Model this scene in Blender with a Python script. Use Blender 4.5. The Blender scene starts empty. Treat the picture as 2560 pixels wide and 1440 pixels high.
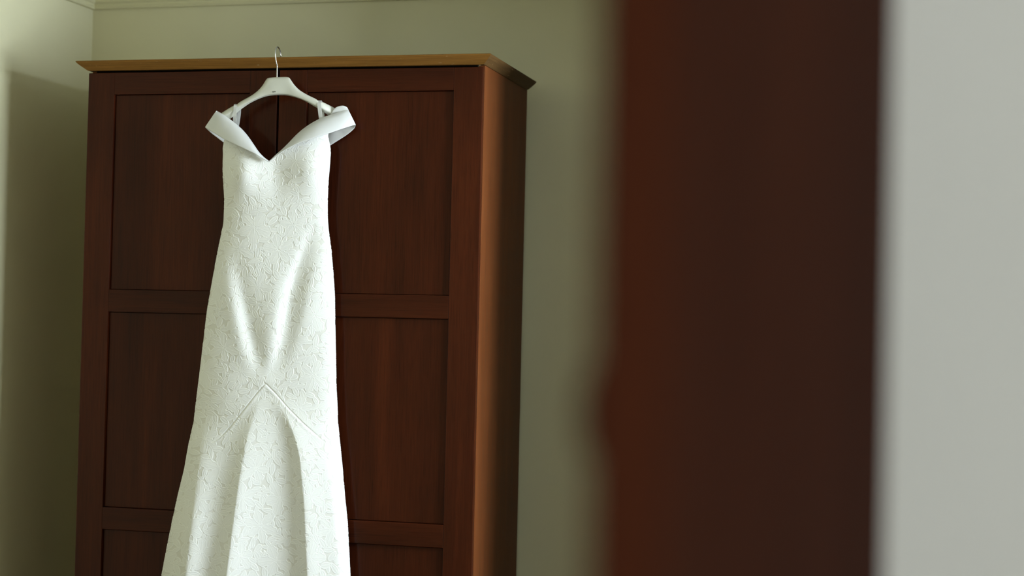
import bpy, bmesh, math, random
import numpy as np
from mathutils import Vector, Matrix

random.seed(7)
rng = np.random.default_rng(11)
scn = bpy.context.scene
COL = scn.collection

# ------------------------------------------------------------------ camera
CAM = np.array([1.3398, -4.8292, 1.3382])
YAW, PITCH, ROLL, FPX = 0.2509, 0.0234, 0.0229, 4299.76
c_d = np.array([-math.sin(YAW) * math.cos(PITCH), math.cos(YAW) * math.cos(PITCH), math.sin(PITCH)])
_r0 = np.array([math.cos(YAW), math.sin(YAW), 0.0])
_u0 = np.cross(_r0, c_d)
c_r = math.cos(ROLL) * _r0 + math.sin(ROLL) * _u0
c_u = -math.sin(ROLL) * _r0 + math.cos(ROLL) * _u0
cam_data = bpy.data.cameras.new("camera")
cam = bpy.data.objects.new("camera", cam_data)
COL.objects.link(cam)
M4 = Matrix.Identity(4)
for i in range(3):
    M4[i][0], M4[i][1], M4[i][2], M4[i][3] = c_r[i], c_u[i], -c_d[i], CAM[i]
cam.matrix_world = M4
cam_data.sensor_width = 36.0
cam_data.lens = FPX / 2560 * 36.0
cam_data.clip_start = 0.05
cam_data.dof.use_dof = True
cam_data.dof.focus_distance = 5.09
cam_data.dof.aperture_fstop = cam_data.lens / 1000 / 0.040
scn.camera = cam

# ------------------------------------------------------------------ view, world, daylight
scn.view_settings.view_transform = 'Standard'
scn.view_settings.look = 'None'
scn.view_settings.gamma = 1.0
scn.view_settings.use_curve_mapping = False
scn.view_settings.exposure = 0.17
scn.cycles.use_denoising = True
scn.cycles.adaptive_threshold = 0.06
scn.cycles.adaptive_min_samples = 16
scn.cycles.max_bounces = 6
scn.cycles.diffuse_bounces = 4
scn.cycles.glossy_bounces = 2
scn.cycles.sample_clamp_indirect = 10.0

world = bpy.data.worlds.new("overcast_sky")
scn.world = world
world.use_nodes = True
bg = world.node_tree.nodes["Background"]
bg.inputs[0].default_value = (0.70, 0.875, 1.12, 1)
bg.inputs[1].default_value = 3.0

# room frame: the walls stand 1.25 degrees off the wardrobe's own axes
TH = math.radians(-1.25)
EX = Vector((math.cos(TH), math.sin(TH), 0))
EY = Vector((-math.sin(TH), math.cos(TH), 0))
R0 = Vector((-1.5904, 0.6097, 0))         # back corner of the room, on the floor


def rw(a, b, z):
    """room coordinates: a metres along the back wall from the corner, b metres out from it"""
    p = R0 + EX * a - EY * b
    return (p.x, p.y, z)


ROOM_W, ROOM_B, CEIL = 4.35, 3.79, 2.56
WIN = (0.75, 1.80, 1.15, 2.50)            # bedroom window in the right wall: b0, b1, z0, z1
HWIN = (3.3, 3.95, 1.1, 2.1)               # hall window in the wall behind the camera: a0, a1, z0, z1
HALL_B0, HALL_B1 = 3.91, 7.4


DAY = 47.0                                # brightness of the sky and garden seen through a window


def daylight(name, centre, normal, w, h, col, day):
    """the daylight entering through one window opening"""
    ld = bpy.data.lights.new(name, 'AREA')
    ld.shape = 'RECTANGLE'
    w, h = w - .13, h - .10            # the glass inside the frame
    ld.size, ld.size_y = w, h
    ld.energy = day * math.pi * w * h
    ld.color = col
    o = bpy.data.objects.new(name, ld)
    COL.objects.link(o)
    o.location = centre
    o.rotation_euler = Vector(normal).to_track_quat('-Z', 'Z').to_euler()
    return o


daylight("bedroom_window_daylight", rw(ROOM_W + .025, (WIN[0] + WIN[1]) / 2, (WIN[2] + WIN[3]) / 2), -EX, WIN[1] - WIN[0], WIN[3] - WIN[2], (.79, .91, 1.0), DAY)
daylight("hall_window_daylight", rw((HWIN[0] + HWIN[1]) / 2, HALL_B1 + .025, (HWIN[2] + HWIN[3]) / 2), EY, HWIN[1] - HWIN[0], HWIN[3] - HWIN[2], (.79, .91, 1.0), DAY * .68)


# ------------------------------------------------------------------ helpers
def at(px, py, y):
    """the point at depth y that a position measured in the photograph belongs to"""
    v = c_d + c_r * (px - 1280) / FPX + c_u * (720 - py) / FPX
    t = (y - CAM[1]) / v[1]
    return CAM + v * t


def tw(px):
    """the hanger and the dress hang turned a little towards the window: their right side lies nearer the doors"""
    return .031 * np.tanh((np.asarray(px, float) - 690) / 150)


def at_np(px, py, y):
    px, py, y = np.broadcast_arrays(px, py, y)
    v = c_d + (px[..., None] - 1280) / FPX * c_r + (720 - py[..., None]) / FPX * c_u
    t = (y - CAM[1]) / v[..., 1]
    return CAM + v * t[..., None]


def setp(o, label=None, cat=None, group=None, kind=None):
    if label:
        o["label"] = label
    if cat:
        o["category"] = cat
    if group:
        o["group"] = group
    if kind:
        o["kind"] = kind
    return o


def empty(name, loc=(0, 0, 0)):
    o = bpy.data.objects.new(name, None)
    o.empty_display_size = 0.1
    COL.objects.link(o)
    o.location = loc
    return o


def put(name, me, mat, parent=None, smooth=False):
    o = bpy.data.objects.new(name, me)
    COL.objects.link(o)
    if mat and not me.materials:
        me.materials.append(mat)
    if parent is not None:
        o.parent = parent
    if smooth:
        me.shade_smooth()
    return o


def mesh_from(verts, faces, name="m"):
    me = bpy.data.meshes.new(name)
    me.from_pydata([tuple(v) for v in verts], [], faces)
    me.update()
    return me


def fix_normals(me):
    bm = bmesh.new()
    bm.from_mesh(me)
    bmesh.ops.recalc_face_normals(bm, faces=bm.faces)
    bm.to_mesh(me)
    bm.free()
    return me


def box_mesh(x0, x1, y0, y1, z0, z1, bevel=0.0, seg=2):
    bm = bmesh.new()
    bmesh.ops.create_cube(bm, size=1)
    for v in bm.verts:
        v.co = Vector((x0 + (v.co.x + .5) * (x1 - x0), y0 + (v.co.y + .5) * (y1 - y0), z0 + (v.co.z + .5) * (z1 - z0)))
    if bevel:
        bmesh.ops.bevel(bm, geom=list(bm.edges), offset=bevel, segments=seg, affect='EDGES', profile=0.5)
    me = bpy.data.meshes.new("b")
    bm.to_mesh(me)
    bm.free()
    return me


def box(name, x0, x1, y0, y1, z0, z1, mat, parent=None, bevel=0.0, seg=2):
    return put(name, box_mesh(x0, x1, y0, y1, z0, z1, bevel, seg), mat, parent)


def room_boxes(name, boxes, mat, parent=None, kind="structure", bevel=0.0):
    """one piece of the setting made of boxes given in room coordinates (a0,a1,b0,b1,z0,z1)"""
    bm = bmesh.new()
    for a0, a1, b0, b1, z0, z1 in boxes:
        r = bmesh.ops.create_cube(bm, size=1)
        for v in r['verts']:
            v.co = Vector(rw(a0 + (v.co.x + .5) * (a1 - a0), b0 + (v.co.y + .5) * (b1 - b0), z0 + (v.co.z + .5) * (z1 - z0)))
        if bevel:
            es = list({e for v in r['verts'] for e in v.link_edges})
            bmesh.ops.bevel(bm, geom=es, offset=bevel, segments=2, affect='EDGES', profile=0.5)
    bmesh.ops.recalc_face_normals(bm, faces=bm.faces)
    me = bpy.data.meshes.new("r")
    bm.to_mesh(me)
    bm.free()
    o = put(name, me, mat, parent)
    if kind and parent is None:
        o["kind"] = kind
    return o


def sweep(profile, p0, p1, out, mat, name, parent=None, m0=0.0, m1=0.0):
    """a moulding: profile (offset, z) along p0-p1; m0/m1 lengthen the ends with the offset (mitres)"""
    p0, p1, out = Vector(p0), Vector(p1), Vector(out)
    t = (p1 - p0).normalized()
    vs, n = [], len(profile)
    for (o, z) in profile:
        v = p0 + out * o - t * (m0 * o)
        vs.append((v.x, v.y, z))
    for (o, z) in profile:
        v = p1 + out * o + t * (m1 * o)
        vs.append((v.x, v.y, z))
    fs = [(i, (i + 1) % n, n + (i + 1) % n, n + i) for i in range(n)] + [tuple(range(n)), tuple(range(n, 2 * n))]
    return put(name, fix_normals(mesh_from(vs, fs)), mat, parent)


def tube_mesh(pts, radius, sides=8):
    pts = [Vector(p) for p in pts]
    vs, fs = [], []
    up = Vector((1, 0, 0.01)).normalized()
    for i, p in enumerate(pts):
        t = (pts[min(i + 1, len(pts) - 1)] - pts[max(i - 1, 0)]).normalized()
        a = (up - t * up.dot(t)).normalized()
        b = t.cross(a)
        for k in range(sides):
            an = 2 * math.pi * k / sides
            vs.append(p + (a * math.cos(an) + b * math.sin(an)) * radius)
    for i in range(len(pts) - 1):
        for k in range(sides):
            fs.append((i * sides + k, i * sides + (k + 1) % sides, (i + 1) * sides + (k + 1) % sides, (i + 1) * sides + k))
    fs.append(tuple(range(sides)))
    fs.append(tuple(range((len(pts) - 1) * sides, len(pts) * sides)))
    return fix_normals(mesh_from(vs, fs))


def catmull(pts, n):
    pts = [np.array(p, float) for p in pts]
    P = [2 * pts[0] - pts[1]] + pts + [2 * pts[-1] - pts[-2]]
    out = []
    for i in range(1, len(P) - 2):
        for k in range(n):
            t = k / n
            a, b, c, d = P[i - 1], P[i], P[i + 1], P[i + 2]
            out.append(.5 * ((2 * b) + (-a + c) * t + (2 * a - 5 * b + 4 * c - d) * t * t + (-a + 3 * b - 3 * c + d) * t ** 3))
    out.append(P[-2])
    return out


# ------------------------------------------------------------------ materials
def new_mat(name):
    m = bpy.data.materials.new(name)
    m.use_nodes = True
    return m, m.node_tree.nodes, m.node_tree.links, m.node_tree.nodes["Principled BSDF"]


def noise(N, L, vec, scale, detail=4, rough=.55, dist=0.0):
    n = N.new("ShaderNodeTexNoise")
    n.inputs["Scale"].default_value = scale
    n.inputs["Detail"].default_value = detail
    n.inputs["Roughness"].default_value = rough
    n.inputs["Distortion"].default_value = dist
    L.new(vec, n.inputs["Vector"])
    return n


def ramp(N, L, fac, stops):
    r = N.new("ShaderNodeValToRGB")
    el = r.color_ramp.elements
    while len(el) < len(stops):
        el.new(.5)
    for e, (p, c) in zip(el, stops):
        e.position = p
        e.color = (*c, 1)
    L.new(fac, r.inputs[0])
    return r


def paint(name, col, rough=.75, bump=0, scale=180, mottle=.05):
    m, N, L, B = new_mat(name)
    tc = N.new("ShaderNodeTexCoord")
    n1 = noise(N, L, tc.outputs["Object"], 2.2, 2)
    c0 = tuple(c * (1 - mottle) for c in col)
    r = ramp(N, L, n1.outputs["Fac"], [(.3, c0), (.7, col)])
    L.new(r.outputs[0], B.inputs["Base Color"])
    if bump:
        n2 = noise(N, L, tc.outputs["Object"], scale, 1)
        b = N.new("ShaderNodeBump")
        b.inputs["Strength"].default_value = bump
        b.inputs["Distance"].default_value = .004
        L.new(n2.outputs["Fac"], b.inputs["Height"])
        L.new(b.outputs[0], B.inputs["Normal"])
    B.inputs["Roughness"].default_value = rough
    return m


def wood(name, dark, mid, light, axis='Z', rough=.34, coat=.14, pores=.5, scratch=False, spec=.08):
    """stained oak: stretched noise along the grain axis plus fine dark pores"""
    m, N, L, B = new_mat(name)
    tc = N.new("ShaderNodeTexCoord")
    oi = N.new("ShaderNodeObjectInfo")
    off = N.new("ShaderNodeVectorMath")
    off.operation = 'SCALE'
    off.inputs[0].default_value = (7.3, 3.1, 5.7)
    L.new(oi.outputs["Random"], off.inputs[3])
    add = N.new("ShaderNodeVectorMath")
    add.operation = 'ADD'
    L.new(tc.outputs["Object"], add.inputs[0])
    L.new(off.outputs[0], add.inputs[1])

    def mapped(s_along, s_across):
        mp = N.new("ShaderNodeMapping")
        s = {'X': (s_along, s_across, s_across), 'Y': (s_across, s_along, s_across), 'Z': (s_across, s_across, s_along)}[axis]
        mp.inputs["Scale"].default_value = s
        L.new(add.outputs[0], mp.inputs[0])
        return mp.outputs[0]
    big = noise(N, L, mapped(.8, 7), 1.0, 3, .55, .6)
    fine = noise(N, L, mapped(4, 170), 1.0, 2, .6)
    pore = noise(N, L, mapped(14, 420), 1.0, 1, .5)
    r = ramp(N, L, big.outputs["Fac"], [(.22, dark), (.52, mid), (.86, light)])
    r2 = ramp(N, L, fine.outputs["Fac"], [(.32, (.80, .79, .78)), (.62, (1.06, 1.05, 1.04))])
    mx = N.new("ShaderNodeMix")
    mx.data_type = 'RGBA'
    mx.blend_type = 'MULTIPLY'
    mx.inputs[0].default_value = .85
    L.new(r.outputs[0], mx.inputs[6])
    L.new(r2.outputs[0], mx.inputs[7])
    last = mx.outputs[2]
    r3 = ramp(N, L, pore.outputs["Fac"], [(.36, (.6, .58, .56)), (.5, (1, 1, 1))])
    mx2 = N.new("ShaderNodeMix")
    mx2.data_type = 'RGBA'
    mx2.blend_type = 'MULTIPLY'
    mx2.inputs[0].default_value = pores
    L.new(last, mx2.inputs[6])
    L.new(r3.outputs[0], mx2.inputs[7])
    last = mx2.outputs[2]
    if scratch:
        mp = N.new("ShaderNodeMapping")
        mp.inputs["Scale"].default_value = (70, 25, 220)
        mp.inputs["Rotation"].default_value = (.2, .7, .3)
        L.new(add.outputs[0], mp.inputs[0])
        sc = noise(N, L, mp.outputs[0], 1.0, 2, .5)
        r4 = ramp(N, L, sc.outputs["Fac"], [(.69, (0, 0, 0)), (.75, (1, 1, 1))])
        mul = N.new("ShaderNodeMath")
        mul.operation = 'MULTIPLY'
        mul.inputs[1].default_value = .45
        L.new(r4.outputs[0], mul.inputs[0])
        mx3 = N.new("ShaderNodeMix")
        mx3.data_type = 'RGBA'
        mx3.inputs[7].default_value = (.42, .30, .17, 1)
        L.new(mul.outputs[0], mx3.inputs[0])
        L.new(last, mx3.inputs[6])
        last = mx3.outputs[2]
    L.new(last, B.inputs["Base Color"])
    rr = N.new("ShaderNodeMapRange")
    rr.inputs["To Min"].default_value = rough - .07
    rr.inputs["To Max"].default_value = rough + .09
    L.new(fine.outputs["Fac"], rr.inputs[0])
    L.new(rr.outputs[0], B.inputs["Roughness"])
    B.inputs["Specular IOR Level"].default_value = spec
    B.inputs["Coat Weight"].default_value = coat
    B.inputs["Coat Roughness"].default_value = .12
    b = N.new("ShaderNodeBump")
    b.inputs["Strength"].default_value = .22
    b.inputs["Distance"].default_value = .0006
    L.new(pore.outputs["Fac"], b.inputs["Height"])
    L.new(b.outputs[0], B.inputs["Normal"])
    return m


W_D, W_M, W_L = (.028, .0054, .0016), (.049, .0094, .0025), (.080, .0160, .0042)
M_wood_v = wood("stained_oak_upright_grain", W_D, W_M, W_L, 'Z')
M_wood_h = wood("stained_oak_level_grain", W_D, W_M, W_L, 'X')
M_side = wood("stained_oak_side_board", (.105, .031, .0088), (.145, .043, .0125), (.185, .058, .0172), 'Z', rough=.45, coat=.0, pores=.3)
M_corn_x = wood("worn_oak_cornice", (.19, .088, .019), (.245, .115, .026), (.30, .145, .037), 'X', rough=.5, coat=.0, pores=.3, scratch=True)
M_corn_y = wood("worn_oak_cornice_return_shaded", (.085, .045, .016), (.11, .058, .02), (.14, .075, .026), 'Y', rough=.5, coat=.0, pores=.3, scratch=True)  # darker copy of the cornice oak, shadow on the returns put into the colour
M_leaf = wood("mahogany_room_door", (.042, .0105, .0042), (.056, .0140, .0054), (.074, .0190, .0072), 'Z', rough=.7, coat=0, pores=.2, spec=.03)
M_dark, _, _, _b = new_mat("gap_shade")  # near-black stand-in for the shadow in the gap below the cornice
_b.inputs["Base Color"].default_value = (.004, .003, .002, 1)
_b.inputs["Specular IOR Level"].default_value = 0
_b.inputs["Roughness"].default_value = 1
M_cream = paint("cream_wall_paint", (.68, .64, .425))
M_cream_trim = paint("cream_moulding_paint", (.66, .62, .40), rough=.6)
M_ceil = paint("ceiling_paint", (.86, .85, .74))
M_white = paint("white_hall_paint", (.74, .69, .60), rough=.65)
M_sash = paint("white_window_paint", (.8, .8, .78), rough=.4)
M_floor = wood("oak_floor_boards", (.05, .021, .010), (.075, .033, .015), (.10, .046, .021), 'Y', rough=.4, coat=0)
M_lawn = paint("lawn_green", (.37, .42, .25), rough=.95, bump=.3, scale=40, mottle=.35)

m, N, L, B = new_mat("hanger_plastic")
B.inputs["Base Color"].default_value = (.56, .555, .48, 1)
B.inputs["Roughness"].default_value = .38
M_hang = m
m, N, L, B = new_mat("hook_steel")
B.inputs["Base Color"].default_value = (.62, .62, .62, 1)
B.inputs["Metallic"].default_value = 1
B.inputs["Roughness"].default_value = .22
M_steel = m
m, N, L, B = new_mat("print_ink")
B.inputs["Base Color"].default_value = (.03, .03, .03, 1)
B.inputs["Specular IOR Level"].default_value = 0
M_ink = m

m, N, L, B = new_mat("satin_band")
B.inputs["Base Color"].default_value = (.66, .66, .65, 1)
B.inputs["Roughness"].default_value = .45
B.inputs["Sheen Weight"].default_value = .15
tc = N.new("ShaderNodeTexCoord")
n = noise(N, L, tc.outputs["Object"], 900, 2)
b = N.new("ShaderNodeBump")
b.inputs["Strength"].default_value = .08
b.inputs["Distance"].default_value = .001
L.new(n.outputs["Fac"], b.inputs["Height"])
L.new(b.outputs[0], B.inputs["Normal"])
M_satin = m

m, N, L, B = new_mat("corded_lace")
atn = N.new("ShaderNodeAttribute")
atn.attribute_name = "motif"
r = ramp(N, L, atn.outputs["Fac"], [(.0, (.71, .695, .64)), (.5, (.775, .77, .73)), (1.0, (.86, .86, .825))])
L.new(r.outputs[0], B.inputs["Base Color"])
B.inputs["Roughness"].default_value = .8
B.inputs["Sheen Weight"].default_value = .1
tc = N.new("ShaderNodeTexCoord")
n = noise(N, L, tc.outputs["Object"], 700, 2)
b = N.new("ShaderNodeBump")
b.inputs["Strength"].default_value = .25
b.inputs["Distance"].default_value = .0012
L.new(n.outputs["Fac"], b.inputs["Height"])
L.new(b.outputs[0], B.inputs["Normal"])
M_lace = m
m, N, L, B = new_mat("dress_lining")
B.inputs["Base Color"].default_value = (.74, .73, .68, 1)
B.inputs["Roughness"].default_value = .6
M_lining = m
m, N, L, B = new_mat("window_glass")
B.inputs["Roughness"].default_value = 0
B.inputs["Transmission Weight"].default_value = 1
B.inputs["IOR"].default_value = 1.45
B.inputs["Specular IOR Level"].default_value = .2
M_glass = m

# ------------------------------------------------------------------ the setting
T = .12
o = room_boxes("floor", [(-T, ROOM_W + T, -T, HALL_B1 + T, -.12, 0)], M_floor)
o = room_boxes("ceiling", [(-T, ROOM_W + T, -T, HALL_B1 + T, CEIL, CEIL + .12)], M_ceil)
room_boxes("wall_back", [(-T, ROOM_W + T, -T, 0, 0, CEIL)], M_cream)
room_boxes("wall_left", [(-T, 0, 0, ROOM_B, 0, CEIL)], M_cream)
b0, b1, z0, z1 = WIN
room_boxes("wall_right", [(ROOM_W, ROOM_W + T, 0, b0, 0, CEIL), (ROOM_W, ROOM_W + T, b1, ROOM_B, 0, CEIL),
                          (ROOM_W, ROOM_W + T, b0, b1, 0, z0), (ROOM_W, ROOM_W + T, b0, b1, z1, CEIL)], M_cream)
# unseen dark wood block, added to shade the back wall and wardrobe side
SHADE_A0, SHADE_B, SHADE_Z = 2.09, .57, CEIL
room_boxes("alcove_shade_block", [(SHADE_A0, SHADE_A0 + 1.3, 0, SHADE_B, 0, SHADE_Z)], M_wood_v)
# partition with the doorway the view is taken through: bedroom side cream, hall side white
DW_A0, DW_A1, DW_Z = 1.944, 2.958, 2.06
HALL_A0, HALL_A1 = .9, 5.2
for nm, bb0, bb1, mt in (("wall_partition", ROOM_B, ROOM_B + .06, M_cream), ("wall_hall", ROOM_B + .06, HALL_B0, M_white)):
    room_boxes(nm, [(-T, DW_A0, bb0, bb1, 0, CEIL), (DW_A1, ROOM_W + T + 1, bb0, bb1, 0, CEIL), (DW_A0, DW_A1, bb0, bb1, DW_Z, CEIL)], mt)
room_boxes("wall_hall_left", [(HALL_A0 - T, HALL_A0, HALL_B0, HALL_B1, 0, CEIL)], M_white)
room_boxes("wall_hall_right", [(ROOM_W, ROOM_W + T, HALL_B0, HALL_B1, 0, CEIL)], M_white)
a0, a1, hz0, hz1 = HWIN
room_boxes("wall_hall_back", [(-T, a0, HALL_B1, HALL_B1 + T, 0, CEIL), (a1, ROOM_W + T, HALL_B1, HALL_B1 + T, 0, CEIL),
                              (a0, a1, HALL_B1, HALL_B1 + T, 0, hz0), (a0, a1, HALL_B1, HALL_B1 + T, hz1, CEIL)], M_white)
# door lining and casing, painted white
room_boxes("trim_5", [(DW_A0, DW_A0 + .03, ROOM_B, HALL_B0, 0, DW_Z), (DW_A1 - .03, DW_A1, ROOM_B, HALL_B0, 0, DW_Z),
                      (DW_A0, DW_A1, ROOM_B, HALL_B0, DW_Z - .03, DW_Z)], M_white, bevel=.002)
# crown moulding
crown = [(0, 2.418), (.011, 2.418), (.014, 2.424), (.011, 2.431), (.011, 2.436), (.016, 2.440)]
for k in range(9):
    an = k / 8 * math.pi / 2
    crown.append((.018 + .102 * (1 - math.cos(an)), 2.444 + .10 * math.sin(an)))
crown += [(.13, 2.546), (.13, CEIL), (0, CEIL)]
sweep(crown, rw(0, 0, 0), rw(ROOM_W, 0, 0), -EY, M_cream_trim, "trim_1", m0=-1, m1=-1)["kind"] = "structure"
sweep(crown, rw(0, 0, 0), rw(0, ROOM_B, 0), EX, M_cream_trim, "trim_2", m0=-1, m1=-1)["kind"] = "structure"
sweep(crown, rw(ROOM_W, 0, 0), rw(ROOM_W, ROOM_B, 0), -EX, M_cream_trim, "trim_3", m0=-1, m1=-1)["kind"] = "structure"
skirt = [(0, 0), (.016, 0), (.016, .085), (.010, .1), (0, .1)]
sweep(skirt, rw(0, 0, 0), rw(ROOM_W, 0, 0), -EY, M_cream_trim, "baseboard_back", m0=-1, m1=-1)["kind"] = "structure"
sweep(skirt, rw(0, 0, 0), rw(0, ROOM_B, 0), EX, M_cream_trim, "baseboard_left", m0=-1, m1=-1)["kind"] = "structure"


def window(n, along_b, lo, hi, z0, z1, pos):
    """a casement with two lights; pos is the wall face in the other room axis"""
    fr = .05

    def bx(l0, l1, d0, d1, q0, q1):
        return (pos + d0, pos + d1, l0, l1, q0, q1) if along_b else (l0, l1, pos + d0, pos + d1, q0, q1)
    w = room_boxes("window_%d" % n, [bx(lo, hi, .03, .09, z0, z0 + fr), bx(lo, hi, .03, .09, z1 - fr, z1),
                                     bx(lo, lo + fr, .03, .09, z0, z1), bx(hi - fr, hi, .03, .09, z0, z1)], M_sash)
    mid = (lo + hi) / 2
    room_boxes("mullion", [bx(mid - .03, mid + .03, .03, .09, z0 + fr, z1 - fr)], M_sash, parent=w)
    for l0, l1 in ((lo + fr, mid - .03), (mid + .03, hi - fr)):
        room_boxes("pane", [bx(l0, l1, .057, .063, z0 + fr, z1 - fr)], M_glass, parent=w)
    room_boxes("window_sill", [bx(lo - .05, hi + .05, -.06, .03, z0 - .03, z0)], M_sash, parent=w)
    return w


window(1, True, WIN[0], WIN[1], WIN[2], WIN[3], ROOM_W)
window(2, False, HWIN[0], HWIN[1], HWIN[2], HWIN[3], HALL_B1)
lw = put("ground", mesh_from([(-40, -40, -.5), (40, -40, -.5), (40, 40, -.5), (-40, 40, -.5)], [(0, 1, 2, 3)]), M_lawn)
lw["kind"] = "structure"

# ------------------------------------------------------------------ the room door standing open towards the camera
HR = np.array([1.3194, -3.1834])            # hinge side, near face
AX = np.array([-.1702, -.9854])             # hinge -> latch edge
NM = np.array([.9854, -.1702])              # out of the face that shows
LEN, THK = .752, .04


def leaf_pt(s, n_, z):
    p = HR + AX * s + NM * n_
    return (p[0], p[1], z)


def leaf_box(s0, s1, n0, n1, z0, z1, bevel=.002):
    bm = bmesh.new()
    bmesh.ops.create_cube(bm, size=1)
    for v in bm.verts:
        v.co = Vector(leaf_pt(s0 + (v.co.x + .5) * (s1 - s0), n0 + (v.co.y + .5) * (n1 - n0), z0 + (v.co.z + .5) * (z1 - z0)))
    bmesh.ops.recalc_face_normals(bm, faces=bm.faces)
    if bevel:
        bmesh.ops.bevel(bm, geom=list(bm.edges), offset=bevel, segments=2, affect='EDGES', profile=.5)
    me = bpy.data.meshes.new("lf")
    bm.to_mesh(me)
    bm.free()
    return me


door = put("door_1", leaf_box(0, LEN, -THK, 0, .012, 2.02), M_leaf)
door["kind"] = "structure"
# rounded wooden pull on the far face, its rim showing past the latch edge
vs, fs = [], []
NS = 28
for j, (rad, dep) in enumerate(((.034, 0.0), (.034, .005), (.030, .009), (.02, .0105), (.0, .011))):
    for k in range(NS):
        an = 2 * math.pi * k / NS
        vs.append(leaf_pt(LEN - .036 + rad * math.cos(an), -THK - dep, 1.293 + rad * math.sin(an)))
for j in range(4):
    for k in range(NS):
        fs.append((j * NS + k, j * NS + (k + 1) % NS, (j + 1) * NS + (k + 1) % NS, (j + 1) * NS + k))
put("pull_rose", fix_normals(mesh_from(vs, fs)), M_leaf, door, True)
put("latch_plate", leaf_box(LEN - .0005, LEN + .0012, -.031, -.009, 1.02, 1.17, 0), M_steel, door)
for zz in (.25, 1.75):
    put("hinge", leaf_box(-.012, .004, -.006, .006, zz, zz + .09, .002), M_steel, door)

# ------------------------------------------------------------------ wardrobe
W, H, DEP = 1.27, 2.10, .54
wd = empty("wardrobe", (-W / 2, .27, 0))
setp(wd, "dark stained oak two-door wardrobe with recessed panels and a lighter cornice", "wardrobe")


def wbox(name, x0, x1, y0, y1, z0, z1, mat, parent=wd, bevel=.0012):
    cx, cy, cz = (x0 + x1) / 2, (y0 + y1) / 2, (z0 + z1) / 2
    me = box_mesh(x0 - cx, x1 - cx, y0 - cy, y1 - cy, z0 - cz, z1 - cz, bevel)
    o = put(name, me, mat)
    w = Vector((cx, cy, cz))
    base = Vector(wd.location)
    if parent is not wd:
        base = base + parent.location
    o.parent = parent
    o.location = w - base
    return o


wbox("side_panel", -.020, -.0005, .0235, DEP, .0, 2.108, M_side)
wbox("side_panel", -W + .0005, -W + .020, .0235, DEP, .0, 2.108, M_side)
wbox("back_panel", -W + .020, -.020, DEP - .008, DEP - .002, .08, 2.09, M_wood_v)
wbox("top_panel", -W + .020, -.020, .024, DEP - .008, 2.075, 2.093, M_wood_h)
wbox("bottom_panel", -W + .020, -.020, .03, DEP - .008, .08, .098, M_wood_h)
wbox("plinth", -W + .020, -.020, .045, .063, 0, .08, M_wood_h)
wbox("head_rail", -W + .020, -.020, .0125, .0235, 2.04, 2.125, M_dark)  # coloured near-black to carry the shade of the gap above the doors

ZROW = [2.10, 2.0325, 1.4291, 1.3613, .7598, .6929, .165, .092]


def wdoor(x0, x1):
    # the thin board behind the framing
    d = wbox("door", x0 + .004, x1 - .004, .0165, .0215, ZROW[-1] + .004, ZROW[0] - .004, M_wood_v, bevel=0)
    st = .0885
    wbox("stile", x0, x0 + st, 0, .0165, ZROW[-1], ZROW[0], M_wood_v, d, .0016)
    wbox("stile", x1 - st, x1, 0, .0165, ZROW[-1], ZROW[0], M_wood_v, d, .0016)
    for za, zb in ((ZROW[0], ZROW[1]), (ZROW[2], ZROW[3]), (ZROW[4], ZROW[5]), (ZROW[6], ZROW[7])):
        wbox("rail", x0 + st, x1 - st, .0002, .0165, zb, za, M_wood_h, d, .0010)
    for za, zb in ((ZROW[1], ZROW[2]), (ZROW[3], ZROW[4]), (ZROW[5], ZROW[6])):
        wbox("panel", x0 + st + .0015, x1 - st - .0015, .0095, .0165, zb + .0012, za - .0012, M_wood_v, d, .0015)
    return d


wdoor(-W, -.6428)
wdoor(-.6360, 0)

# cornice: a flared moulding, mitred at the front corners, open behind its lip
CO = .031
prof = [(-.012, 2.1075), (.002, 2.1075), (.007, 2.1108), (.013, 2.1155), (.021, 2.1220), (.027, 2.1275), (.030, 2.1312), (CO, 2.1328), (CO - .003, 2.1348), (-.012, 2.1348)]


def corn(p0, p1, out, mat, m0, m1):
    o = sweep(prof, p0, p1, out, mat, "cornice", None, m0, m1)
    o.parent = wd
    o.matrix_parent_inverse = Matrix.Translation(-Vector(wd.location))
    return o


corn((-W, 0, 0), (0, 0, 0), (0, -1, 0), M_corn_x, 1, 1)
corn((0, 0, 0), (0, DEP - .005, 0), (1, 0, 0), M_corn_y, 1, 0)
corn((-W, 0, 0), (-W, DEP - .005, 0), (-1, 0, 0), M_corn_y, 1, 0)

# ------------------------------------------------------------------ hanger
hg = empty("coat_hanger", (-.625, -.045, 2.0))
setp(hg, "off-white moulded hanger with a steel hook over the wardrobe cornice", "hanger")


def to_parent(o, parent):
    o.parent = parent
    o.matrix_parent_inverse = Matrix.Translation(-Vector(parent.location))
    return o


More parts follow.
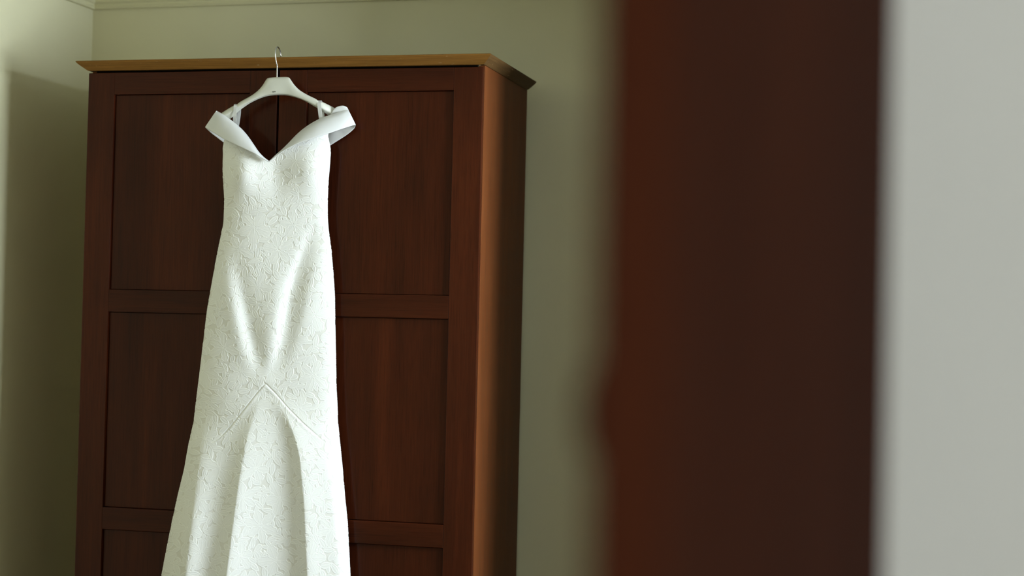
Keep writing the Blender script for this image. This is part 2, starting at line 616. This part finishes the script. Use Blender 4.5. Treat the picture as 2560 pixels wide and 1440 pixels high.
# stations along the hanger: upper edge, lower edge of the face, lower edge of the rim (measured), depth of the arm
HU = [(536, 297), (548, 286), (560, 277), (574, 269), (586.4, 261.2), (590, 263.5), (596, 256), (607, 249.8), (619, 243.3), (630, 237), (640, 229.6), (647, 223.2), (652.8, 217), (657.5, 210.5), (661.3, 204.3),
      (664, 199.7), (667, 195.4), (671, 193), (682, 192), (694, 191.6), (706, 191), (718, 191), (723, 192.4), (726, 196.5), (728.8, 201), (732.8, 207), (737.2, 212.7), (742, 218), (747.7, 223.2), (754, 227.7), (760.4, 231.7),
      (768, 236), (776.2, 240), (785, 244), (793, 248), (797, 254), (801.5, 251.4), (815, 258), (830, 265.4), (840, 271), (846, 279)]
HM = [(535, 300), (552, 296), (566, 290), (578, 282.5), (588, 275.5), (592, 272.6), (598, 269), (606, 264.5), (616, 259), (626, 254), (636, 249.2), (645, 245), (652, 242), (658, 239.6), (663, 238),
      (668, 236.8), (673, 236), (679, 235.2), (686, 234.7), (694, 234.3), (702, 234.4), (710, 235), (717, 235.8), (723, 237), (729, 238.6), (735, 240.4), (741, 242.4), (747, 244.6), (753, 246.8), (760, 249.6), (767, 253),
      (774, 256.6), (781, 260.4), (788, 264), (793, 266.4), (797, 268), (803, 270.5), (815, 277), (827, 284), (838, 290), (845, 291)]
HL = [(535, 303), (556, 307), (571, 301), (582, 292.5), (590.5, 284), (595, 280.2), (602, 274), (611, 267.5), (621, 260.5), (631, 255), (640, 250.5), (648, 247), (655, 244.4), (661, 242.4), (666, 241),
      (671, 240), (676, 239.2), (682, 238.6), (688, 238.2), (694, 238), (702, 238), (710, 238.2), (717, 238.8), (723, 239.8), (729, 241), (735, 242.6), (741, 244.4), (747, 246.4), (753, 248.6), (760, 251.5), (767, 255.2),
      (774, 259.2), (781, 263.4), (788, 267.4), (793, 270), (797, 272), (803, 276), (814, 284), (824, 291), (836, 297), (844, 297)]
vs, fs = [], []
nst = len(HU)
for i in range(nst):
    s = (HU[i][0] - 694) / 160.0
    yc = -.051 - .006 * (1 - s * s) + .6 * float(tw(HU[i][0])) + .022 * min(1, max(0, (HU[i][0] - 803) / 30))
    cu, cm, cl = HU[i], HM[i], HL[i]
    ring = [at(*cu, yc + .010), at(cu[0], cu[1] + 1.0, yc - .006), at(cu[0] * .8 + cm[0] * .2, cu[1] * .8 + cm[1] * .2, yc - .011),
            at(cu[0] * .2 + cm[0] * .8, cu[1] * .2 + cm[1] * .8, yc - .0125), at(*cm, yc - .010), at(cl[0], cl[1], yc - .001), at(cl[0], cl[1] - .5, yc + .010)]
    vs += ring
for i in range(nst - 1):
    for k in range(7):
        fs.append((i * 7 + k, i * 7 + (k + 1) % 7, (i + 1) * 7 + (k + 1) % 7, (i + 1) * 7 + k))
fs += [tuple(range(7)), tuple(range((nst - 1) * 7, nst * 7))]
hb = to_parent(put("hanger_body", fix_normals(mesh_from(vs, fs)), M_hang, None, True), hg)
cr = hb.data.attributes.new("crease_edge", 'FLOAT', 'EDGE')
for e in hb.data.edges:
    a_, b_ = e.vertices
    if a_ % 7 == b_ % 7 and a_ % 7 in (4, 5):
        cr.data[e.index].value = .85 if a_ % 7 == 4 else .6
md = hb.modifiers.new("s", 'SUBSURF')
md.levels = md.render_levels = 2
# hook: stem, kink towards the room, loop back over the cornice lip
hk = [(-.6245, -.049, 2.066), (-.6245, -.049, 2.085), (-.6245, -.049, 2.102), (-.6247, -.0505, 2.107), (-.6255, -.055, 2.116), (-.6262, -.0595, 2.128),
      (-.6265, -.0615, 2.138), (-.6265, -.0595, 2.150), (-.6262, -.054, 2.1585), (-.6260, -.046, 2.1625), (-.6258, -.037, 2.1608), (-.6256, -.029, 2.1545), (-.6254, -.0235, 2.146), (-.6252, -.0205, 2.1370)]
to_parent(put("hook", tube_mesh(catmull(hk, 5), .0019, 10), M_steel, None, True), hg)
# tiny maker's print on the body
for k, x in enumerate((682.6, 687.4)):
    y = 229.6 - k * .5
    yy = -.0706
    for part in range(1):
        w_, h_ = (.8, 1.3)
        P = [at(x - w_, y + h_, yy), at(x - w_ * .2, y + h_, yy), at(x - w_ * .2, y + .3, yy), at(x + w_ * .4, y + h_, yy), at(x + w_ * 1.2, y + h_, yy), at(x + .4, y, yy),
             at(x + w_ * 1.1, y - h_, yy), at(x + w_ * .4, y - h_, yy), at(x - w_ * .2, y - .3, yy), at(x - w_ * .2, y - h_, yy), at(x - w_, y - h_, yy)]
        n_ = len(P)
        Q = [p + np.array([0, .0014, 0]) for p in P]
        me = mesh_from(P + Q, [tuple(range(n_)), tuple(range(2 * n_ - 1, n_ - 1, -1))] + [(i, (i + 1) % n_, n_ + (i + 1) % n_, n_ + i) for i in range(n_)])
        pm = put("print_mark", me, M_ink)
        pm.parent = hb

# ------------------------------------------------------------------ wedding dress
dr = empty("wedding_dress", (-.64, -.06, .10))
setp(dr, "white corded lace wedding dress with satin off-shoulder collar on the hanger", "dress")

Lp = np.array([(561, 345), (561, 355), (556.5, 367), (558, 380), (557, 413), (557, 442), (560, 480), (561, 504), (559, 558), (552, 591), (544, 629), (537, 667), (531, 700), (519, 767), (510, 838), (501, 917), (491, 997),
               (484, 1056), (472, 1107), (460.5, 1173), (444, 1240), (430, 1304), (416, 1373), (403.6, 1440), (330, 1800)])
Rp = np.array([(820, 330), (820.6, 345), (825.5, 365.5), (827, 380), (824, 420), (821, 453), (819, 504), (819, 544), (822, 580), (828, 620), (831, 658), (834, 690), (837, 741), (838, 812), (840, 904), (841, 970), (844, 1023),
               (845, 1056), (849, 1096), (856, 1165), (863, 1248), (869, 1304), (872, 1359), (876, 1440), (893, 1800)])
TOP = np.array([(556, 349), (575, 352), (590, 357), (612, 366), (630, 375), (650, 388), (662, 397), (672, 403.5), (680, 396), (690, 386), (702, 376), (715, 367), (735, 357), (750, 351), (770, 344), (790, 339), (827, 333)])
SEAM = np.array([(380, 1180), (470, 1136), (520, 1112), (550, 1094), (575, 1068), (605, 1030), (640, 985), (660, 962.5), (664, 960), (668, 962.5), (690, 985), (725, 1025), (760, 1060), (800, 1095), (850, 1135), (900, 1170)])


def smooth_interp(y, tab):
    """smoothed piecewise outline"""
    ys = tab[:, 1]
    return sum(np.interp(y + d, ys, tab[:, 0]) for d in (-8, -4, 0, 4, 8)) / 5


def path(y, nodes):
    nodes = np.array(nodes, float)
    return sum(np.interp(y + d, nodes[:, 1], nodes[:, 0]) for d in (-20, -10, 0, 10, 20)) / 5, np.interp(y, nodes[:, 1], nodes[:, 2])


# folds: (x, y, height in m) down each fold, half-width to the left and to the right (at two heights)
FOLDS = [
    # drapes that run from the hips to the point of the seam
    ([(790, 560, 0), (776, 590, -.005), (757, 640, -.009), (737, 700, -.011), (722, 760, -.011), (708, 850, -.009), (690, 915, -.005), (674, 955, 0)], 15, 24),
    ([(585, 610, 0), (598, 680, -.004), (612, 760, -.008), (628, 840, -.009), (645, 900, -.006), (658, 950, 0)], 18, 22),
    ([(700, 640, 0), (690, 720, .006), (680, 820, .008), (672, 900, .005), (665, 955, .002), (664, 1000, 0)], 26, 26),
    ([(800, 640, 0), (782, 700, .004), (765, 780, .005), (745, 860, .003), (720, 930, 0)], 18, 30),
    ([(560, 640, 0), (572, 720, .005), (588, 800, .007), (605, 880, .005), (625, 940, 0)], 22, 18),
    # flutes of the skirt
    ([(512, 1040, 0), (504, 1110, .020), (497, 1165, .036), (480, 1300, .062), (463, 1440, .076), (418, 1800, .095)], 24, 46),
    ([(655, 990, 0), (640, 1030, .010), (618, 1095, .022), (599, 1200, .038), (581, 1330, .050), (567, 1440, .060), (526, 1800, .08)], 22, 50),
    ([(680, 985, 0), (704, 1020, .008), (733, 1075, .024), (750, 1140, .034), (761, 1260, .040), (769, 1440, .045), (792, 1800, .05)], 17, 56),
    ([(800, 1080, 0), (822, 1180, .006), (838, 1300, .010), (850, 1440, .014), (862, 1800, .02)], 24, 26),
]


def front_depth(px, py, s):
    """how far the front of the dress stands out of its middle plane (m)"""
    T_ = np.interp(py, [330, 400, 470, 540, 700, 900, 1100, 1440, 1800], [.032, .037, .034, .030, .033, .038, .046, .058, .078])
    ax = np.abs(s)
    D = T_ * np.power(np.clip(1 - ax ** 3.6, 0, 1), .58)
    # bust
    D = D + .021 * np.exp(-((px - 604) / 36) ** 2 - ((py - 432) / 50) ** 2)
    D = D + .017 * np.exp(-((px - 775) / 42) ** 2 - ((py - 418) / 58) ** 2)
    D = D - .006 * np.exp(-((px - 690) / 26) ** 2 - ((py - 430) / 70) ** 2)
    edge = np.clip((1 - ax) / .12, 0, 1)
    edge = edge * edge * (3 - 2 * edge)
    for nodes, wl, wr in FOLDS:
        xc, am = path(py, nodes)
        dx = px - xc
        w_ = np.where(dx < 0, wl, wr) * np.interp(py, [900, 1440, 1800], [1.1, 1.25, 1.5])
        ex_ = 1.35 if nodes[-1][1] > 1500 else 2.0
        am = am * (.72 if ex_ < 2 else .85)
        D = D + am * np.exp(-(np.sqrt((dx / w_) ** 2 + .004)) ** ex_) * (.25 + .75 * edge)
    # seam of the flared panel: pressed in, the panel lifting just below it
    sy = np.interp(px, SEAM[:, 0], SEAM[:, 1])
    fade = np.clip(1 - (np.abs(px - 668) - 90) / 60, 0, 1)
    dd = (py - sy) * .72
    D = D - fade * .0022 * np.exp(-(dd / 1.6) ** 2) + fade * .0008 * np.exp(-((dd - 5) / 4) ** 2)
    return D


# ---- lace relief: petals, leaves and cords drawn into a height map in cloth coordinates
SS = 2                                       # samples per photo pixel
LX0, LY0, LX1, LY1 = 310, 320, 910, 1830
HW, HH = (LX1 - LX0) * SS, (LY1 - LY0) * SS
hmap = np.zeros((HH, HW), np.float32)        # relief (m)
tmap = np.zeros((HH, HW), np.float32)        # motif tone 0 net, .5 petal, 1 cord
cover = np.zeros((HH, HW), bool)


def stamp(cx, cy, ang, ln, wd_, cord=.85, base=0.0, wob=0.0, veins=0, tip=.0):
    """one petal or leaf: root at (cx,cy), pointing along ang"""
    R = ln + 6
    i0, i1 = int((cy - R - LY0) * SS), int((cy + R - LY0) * SS)
    j0, j1 = int((cx - R - LX0) * SS), int((cx + R - LX0) * SS)
    i0, j0, i1, j1 = max(i0, 0), max(j0, 0), min(i1, HH), min(j1, HW)
    if i1 <= i0 or j1 <= j0:
        return
    Y, X = np.mgrid[i0:i1, j0:j1]
    X = X / SS + LX0 - cx
    Y = Y / SS + LY0 - cy
    u = X * math.cos(ang) + Y * math.sin(ang)
    v = -X * math.sin(ang) + Y * math.cos(ang)
    t = np.clip(u / ln, 0, 1)
    prof_ = np.power(np.clip(t, 0, 1), .62 - .12 * tip) * np.power(np.clip(1 - t, 0, 1), .42 + .35 * tip) * (1.75 + .25 * tip)
    hw = wd_ * prof_ * (1 + wob * np.sin(t * 17 + cx * .7) * .10)
    gx = np.where((u > 0) & (u < ln), hw - np.abs(v), -np.maximum(np.abs(v), np.maximum(-u, u - ln)))
    d = np.minimum(gx * .85, np.minimum(u, ln - u) + 1.2)
    free = ~cover[i0:i1, j0:j1]
    ins = (d > 0) & free
    g = np.exp(-(d / cord) ** 2) * free
    hh = np.where(ins, .00032 + .00022 * np.clip(d / 5, 0, 1), 0)
    tt = np.where(ins, .42 + .10 * np.clip(d / 6, 0, 1), 0)
    if veins:
        st = .5 + .5 * np.cos(np.arctan2(v, u + 2) * (26 + veins * 4))
        hh = hh + ins * .00006 * st
        tt = tt + ins * .10 * (st - .5)
        mid_ = np.exp(-(v / .9) ** 2) * ins * (t < .8)
        hh = hh + .00018 * mid_
    hs, ts = hmap[i0:i1, j0:j1], tmap[i0:i1, j0:j1]
    np.maximum(hs, hh + .00075 * g, out=hs)
    np.maximum(ts, np.maximum(tt, g * .98), out=ts)
    cover[i0:i1, j0:j1] |= d > -1.0


def covered(cx, cy, r):
    i0, i1 = int((cy - r - LY0) * SS), int((cy + r - LY0) * SS)
    j0, j1 = int((cx - r - LX0) * SS), int((cx + r - LX0) * SS)
    i0, j0 = max(i0, 0), max(j0, 0)
    blk = cover[i0:i1, j0:j1]
    return blk.mean() if blk.size else 1.0


flowers = []
for row in range(0, 21):
    for colm in range(0, 7):
        fx = LX0 + 12 + colm * 92 + (46 if row % 2 else 0) + rng.uniform(-12, 12)
        fy = LY0 + 8 + row * 76 + rng.uniform(-12, 12)
        flowers.append((fx, fy))
for fx, fy in flowers:
    a0_ = rng.uniform(0, 6.28)
    npet = int(rng.choice([5, 5, 6]))
    big = rng.uniform(.85, 1.12)
    for k in range(3):
        stamp(fx + rng.uniform(-2.5, 2.5), fy + rng.uniform(-2.5, 2.5), a0_ + k * 2.1, 6.5, 2.6, .9)
    for k in range(npet):
        an = a0_ + 2 * math.pi * k / npet + rng.uniform(-.12, .12)
        ln = 36 * big * rng.uniform(.88, 1.12)
        stamp(fx + 3.5 * math.cos(an), fy + 3.5 * math.sin(an), an, ln, 12.8 * big * (5.4 / npet) * rng.uniform(.9, 1.1), .85, wob=1.2, veins=1 + k % 3)
tries = 0
for rad, ln, wdt, cnt, lim in ((12, 27, 7.4, 6500, .2), (8, 20, 5.6, 9000, .24), (5, 13, 3.6, 11500, .28)):
    for _ in range(cnt):
        x, y = rng.uniform(LX0, LX1), rng.uniform(LY0, LY1)
        if covered(x, y, rad * .72) < lim:
            an = rng.uniform(0, 6.28)
            stamp(x - math.cos(an) * ln / 2, y - math.sin(an) * ln / 2, an, ln * rng.uniform(.9, 1.15), wdt * rng.uniform(.85, 1.15), .8, tip=1.0, veins=2)
# net ground: a faint mesh
Yg, Xg = np.mgrid[0:HH, 0:HW]
net = (np.cos(Xg / SS * 2.4 + Yg / SS * 1.4) * np.cos(Xg / SS * 2.4 - Yg / SS * 1.4) > .15)
tmap = np.where((~cover) & (tmap < .2), np.maximum(tmap, .10 * net), tmap)


def sample(arr, px, py):
    x = np.clip((px - LX0) * SS, 0, HW - 2)
    y = np.clip((py - LY0) * SS, 0, HH - 2)
    i, j = y.astype(int), x.astype(int)
    fy_, fx_ = y - i, x - j
    return (arr[i, j] * (1 - fx_) * (1 - fy_) + arr[i, j + 1] * fx_ * (1 - fy_) + arr[i + 1, j] * (1 - fx_) * fy_ + arr[i + 1, j + 1] * fx_ * fy_)


YC = -.050
NC = 470
# rows: fine where the photograph shows the dress, coarse below
rows_f = np.concatenate([np.linspace(0, .765, 1180), np.linspace(.765, 1, 251)[1:]])
s_lin = np.linspace(-1, 1, NC)
s_col = np.sign(s_lin) * (1 - (1 - np.abs(s_lin)) ** 1.08)
PYB = 1800.0


def dress_grid(vrow, y_start=None, y_end=PYB):
    px_top = smooth_interp(np.full_like(s_col, 365.0), Lp) * (1 - s_col) / 2 + smooth_interp(np.full_like(s_col, 365.0), Rp) * (1 + s_col) / 2
    top = np.interp(px_top, TOP[:, 0], TOP[:, 1]) if y_start is None else np.full_like(s_col, y_start)
    PY = top[None, :] + vrow[:, None] * (y_end - top[None, :])
    Lx, Rx = smooth_interp(PY, Lp), smooth_interp(PY, Rp)
    S = np.broadcast_to(s_col[None, :], PY.shape)
    PX = Lx + (S + 1) / 2 * (Rx - Lx)
    return PX, PY, S


def big_mesh(name, P, faces, tone=None):
    me = bpy.data.meshes.new(name)
    nv, nf = len(P), len(faces)
    me.vertices.add(nv)
    me.vertices.foreach_set("co", np.ascontiguousarray(P, np.float32).ravel())
    me.loops.add(nf * 4)
    me.loops.foreach_set("vertex_index", np.ascontiguousarray(faces, np.int32).ravel())
    me.polygons.add(nf)
    me.polygons.foreach_set("loop_start", np.arange(0, nf * 4, 4, dtype=np.int32))
    me.polygons.foreach_set("loop_total", np.full(nf, 4, np.int32))
    if tone is not None:
        a_ = me.attributes.new("motif", 'FLOAT', 'POINT')
        a_.data.foreach_set("value", np.ascontiguousarray(tone, np.float32))
    me.update(calc_edges=True)
    me.validate()
    return me


def grid_faces(nr, nc):
    idx = np.arange(nr * nc).reshape(nr, nc)
    return np.stack([idx[:-1, :-1], idx[1:, :-1], idx[1:, 1:], idx[:-1, 1:]], -1).reshape(-1, 4)


def compact(P, faces, tone):
    used = np.unique(faces)
    remap = np.zeros(len(P), np.int64)
    remap[used] = np.arange(len(used))
    return P[used], remap[faces], tone[used]


PX, PY, S = dress_grid(rows_f)
D = front_depth(PX, PY, S)
relief = sample(hmap, PX, PY)
tone = sample(tmap, PX, PY)
Pw = at_np(PX, PY, YC + tw(PX) - D)
# relief along the surface normal
gu = np.gradient(Pw, axis=1)
gv = np.gradient(Pw, axis=0)
nrm = np.cross(gu, gv)
nrm /= np.linalg.norm(nrm, axis=-1, keepdims=True) + 1e-12
nrm *= np.where((nrm @ (-c_d))[..., None] < 0, -1, 1)
Pw = Pw + nrm * relief[..., None]
F = grid_faces(*PX.shape)
fc_px = PX.reshape(-1)[F].mean(1)
fc_py = PY.reshape(-1)[F].mean(1)
below = fc_py > np.interp(fc_px, SEAM[:, 0], SEAM[:, 1])
Pf, Tf = Pw.reshape(-1, 3), tone.reshape(-1)


def dress_part(name, me, mat, smooth=True):
    o = put(name, me, mat, None, smooth)
    return to_parent(o, dr)


a_, b_, c_ = compact(Pf, F[~below], Tf)
body = dress_part("lace_bodice", big_mesh("lace_bodice", a_, b_, c_), M_lace)
a_, b_, c_ = compact(Pf, F[below], Tf)
skirt_o = dress_part("lace_skirt", big_mesh("lace_skirt", a_, b_, c_), M_lace)
# back of the dress, hanging nearly flat against the doors, its neckline cut low
sb = np.linspace(-1, 1, 61)
vb = np.linspace(0, 1, 150)
topb = 357 + 210 * np.power(np.clip(1 - np.abs(sb), 0, 1), .35)
PYb = topb[None, :] + vb[:, None] * (1800 - topb[None, :])
Sb = np.broadcast_to(sb[None, :], PYb.shape)
Lb_, Rb_ = smooth_interp(PYb, Lp), smooth_interp(PYb, Rp)
PXb = Lb_ + (Sb + 1) / 2 * (Rb_ - Lb_)
Db = -.009 * (1 - Sb ** 4) + .006 * np.cos(Sb * 9) * np.clip((PYb - 900) / 600, 0, 1) * (1 - Sb ** 2)
Pb = at_np(PXb, PYb, YC + tw(PXb) - Db + .0005)
dress_part("back_panel", big_mesh("back_panel", Pb.reshape(-1, 3), grid_faces(*PXb.shape)), M_lining)


# ---- satin collar: front bands from the V to the sleeve tips, turning round to the back
def band(name, upper, lower, yu, yl, mat, bulge=.006, roll=.010, n=7, m=11, thick=.0026):
    """upper/lower: measured edges (same count), yu/yl: depth of each edge node"""
    U = catmull([(*p, y) for p, y in zip(upper, yu)], n)
    Lw = catmull([(*p, y) for p, y in zip(lower, yl)], n)
    vs, fs = [], []
    for a, b in zip(U, Lw):
        for k in range(m):
            w = k / (m - 1)                       # 0 lower, 1 upper
            q = b * (1 - w) + a * w
            wid = math.hypot(a[0] - b[0], a[1] - b[1])
            sc = min(1, wid / 30)
            dep = q[2] - bulge * sc * math.sin(math.pi * w) + roll * sc * max(0, (w - .8) / .2) ** 2
            vs.append(at(q[0], q[1], dep + float(tw(q[0]))))
    nn = len(U)
    for i in range(nn - 1):
        for k in range(m - 1):
            fs.append((i * m + k, (i + 1) * m + k, (i + 1) * m + k + 1, i * m + k + 1))
    o = dress_part(name, mesh_from(vs, fs), mat)
    s = o.modifiers.new("t", 'SOLIDIFY')
    s.thickness = thick
    s.offset = 0
    s2 = o.modifiers.new("s", 'SUBSURF')
    s2.levels = s2.render_levels = 1
    return o


# left band
band("collar_band",
     [(671, 402), (659, 393), (646, 379), (634, 361), (621, 342), (607, 325), (592, 311), (574, 297), (557, 285), (541, 276)],
     [(673, 405), (664, 401), (651, 393), (638, 385), (621, 377), (602, 368), (584, 360), (562, 349), (537, 334), (512, 318)],
     [-.098, -.099, -.098, -.094, -.088, -.082, -.077, -.070, -.062, -.050],
     [-.103, -.106, -.110, -.112, -.112, -.109, -.103, -.092, -.076, -.054], M_satin)
# right band
band("collar_band",
     [(675, 402), (688, 389), (704, 375), (722, 357), (742, 336), (762, 319), (785, 304), (808, 293), (832, 285), (852, 278), (868, 268)],
     [(673, 405), (690, 391), (706, 379), (724, 369), (745, 359), (768, 351), (792, 343), (816, 336), (842, 327), (866, 319), (889, 312)],
     [-.098, -.099, -.098, -.094, -.090, -.086, -.082, -.077, -.071, -.062, -.050],
     [-.103, -.106, -.111, -.115, -.118, -.118, -.114, -.104, -.090, -.074, -.052], M_satin)
# back halves of the off-shoulder sleeves
band("sleeve_back",
     [(541, 276.5), (549, 284), (560, 300), (572, 318)],
     [(512, 318), (528, 333), (545, 346), (566, 362)],
     [-.050, -.038, -.030, -.026], [-.054, -.040, -.031, -.026], M_satin, bulge=-.003, roll=0)
band("sleeve_back",
     [(868, 268), (858, 264), (846, 265.5), (836, 271), (828, 282), (816, 306)],
     [(889, 312), (886, 321), (872, 334), (856, 345), (840, 355), (818, 369)],
     [-.052, -.058, -.060, -.059, -.054, -.036], [-.052, -.041, -.035, -.030, -.027, -.024], M_satin, bulge=-.003, roll=0)


# ---- hanging loops over the hanger notches
def ribbon(pts, half):
    """pts: (px, py, depth) centre line; half width in photo pixels"""
    c = catmull(pts, 5)
    vs, fs = [], []
    for q in c:
        vs.append(at(q[0] - half, q[1], q[2] + .6 * float(tw(q[0]))))
        vs.append(at(q[0] + half, q[1] + .6, q[2] + .6 * float(tw(q[0]))))
    for i in range(len(c) - 1):
        fs.append((2 * i, 2 * i + 1, 2 * i + 3, 2 * i + 2))
    o = dress_part("hanging_loop", mesh_from(vs, fs), M_satin, False)
    s = o.modifiers.new("t", 'SOLIDIFY')
    s.thickness = .0012
    return o


ribbon([(586, 318, -.052), (586.5, 300, -.058), (587.5, 284, -.066), (588.5, 266, -.068), (589.5, 260.5, -.055), (594, 261, -.040), (598, 272, -.034), (597, 290, -.034), (592, 322, -.034)], 4.2)
ribbon([(802.5, 305, -.052), (801, 290, -.060), (799, 274, -.067), (797.6, 258, -.068), (797.8, 251.6, -.055), (800, 252, -.040), (804, 262, -.034), (806, 280, -.034), (808, 306, -.034)], 4.6)
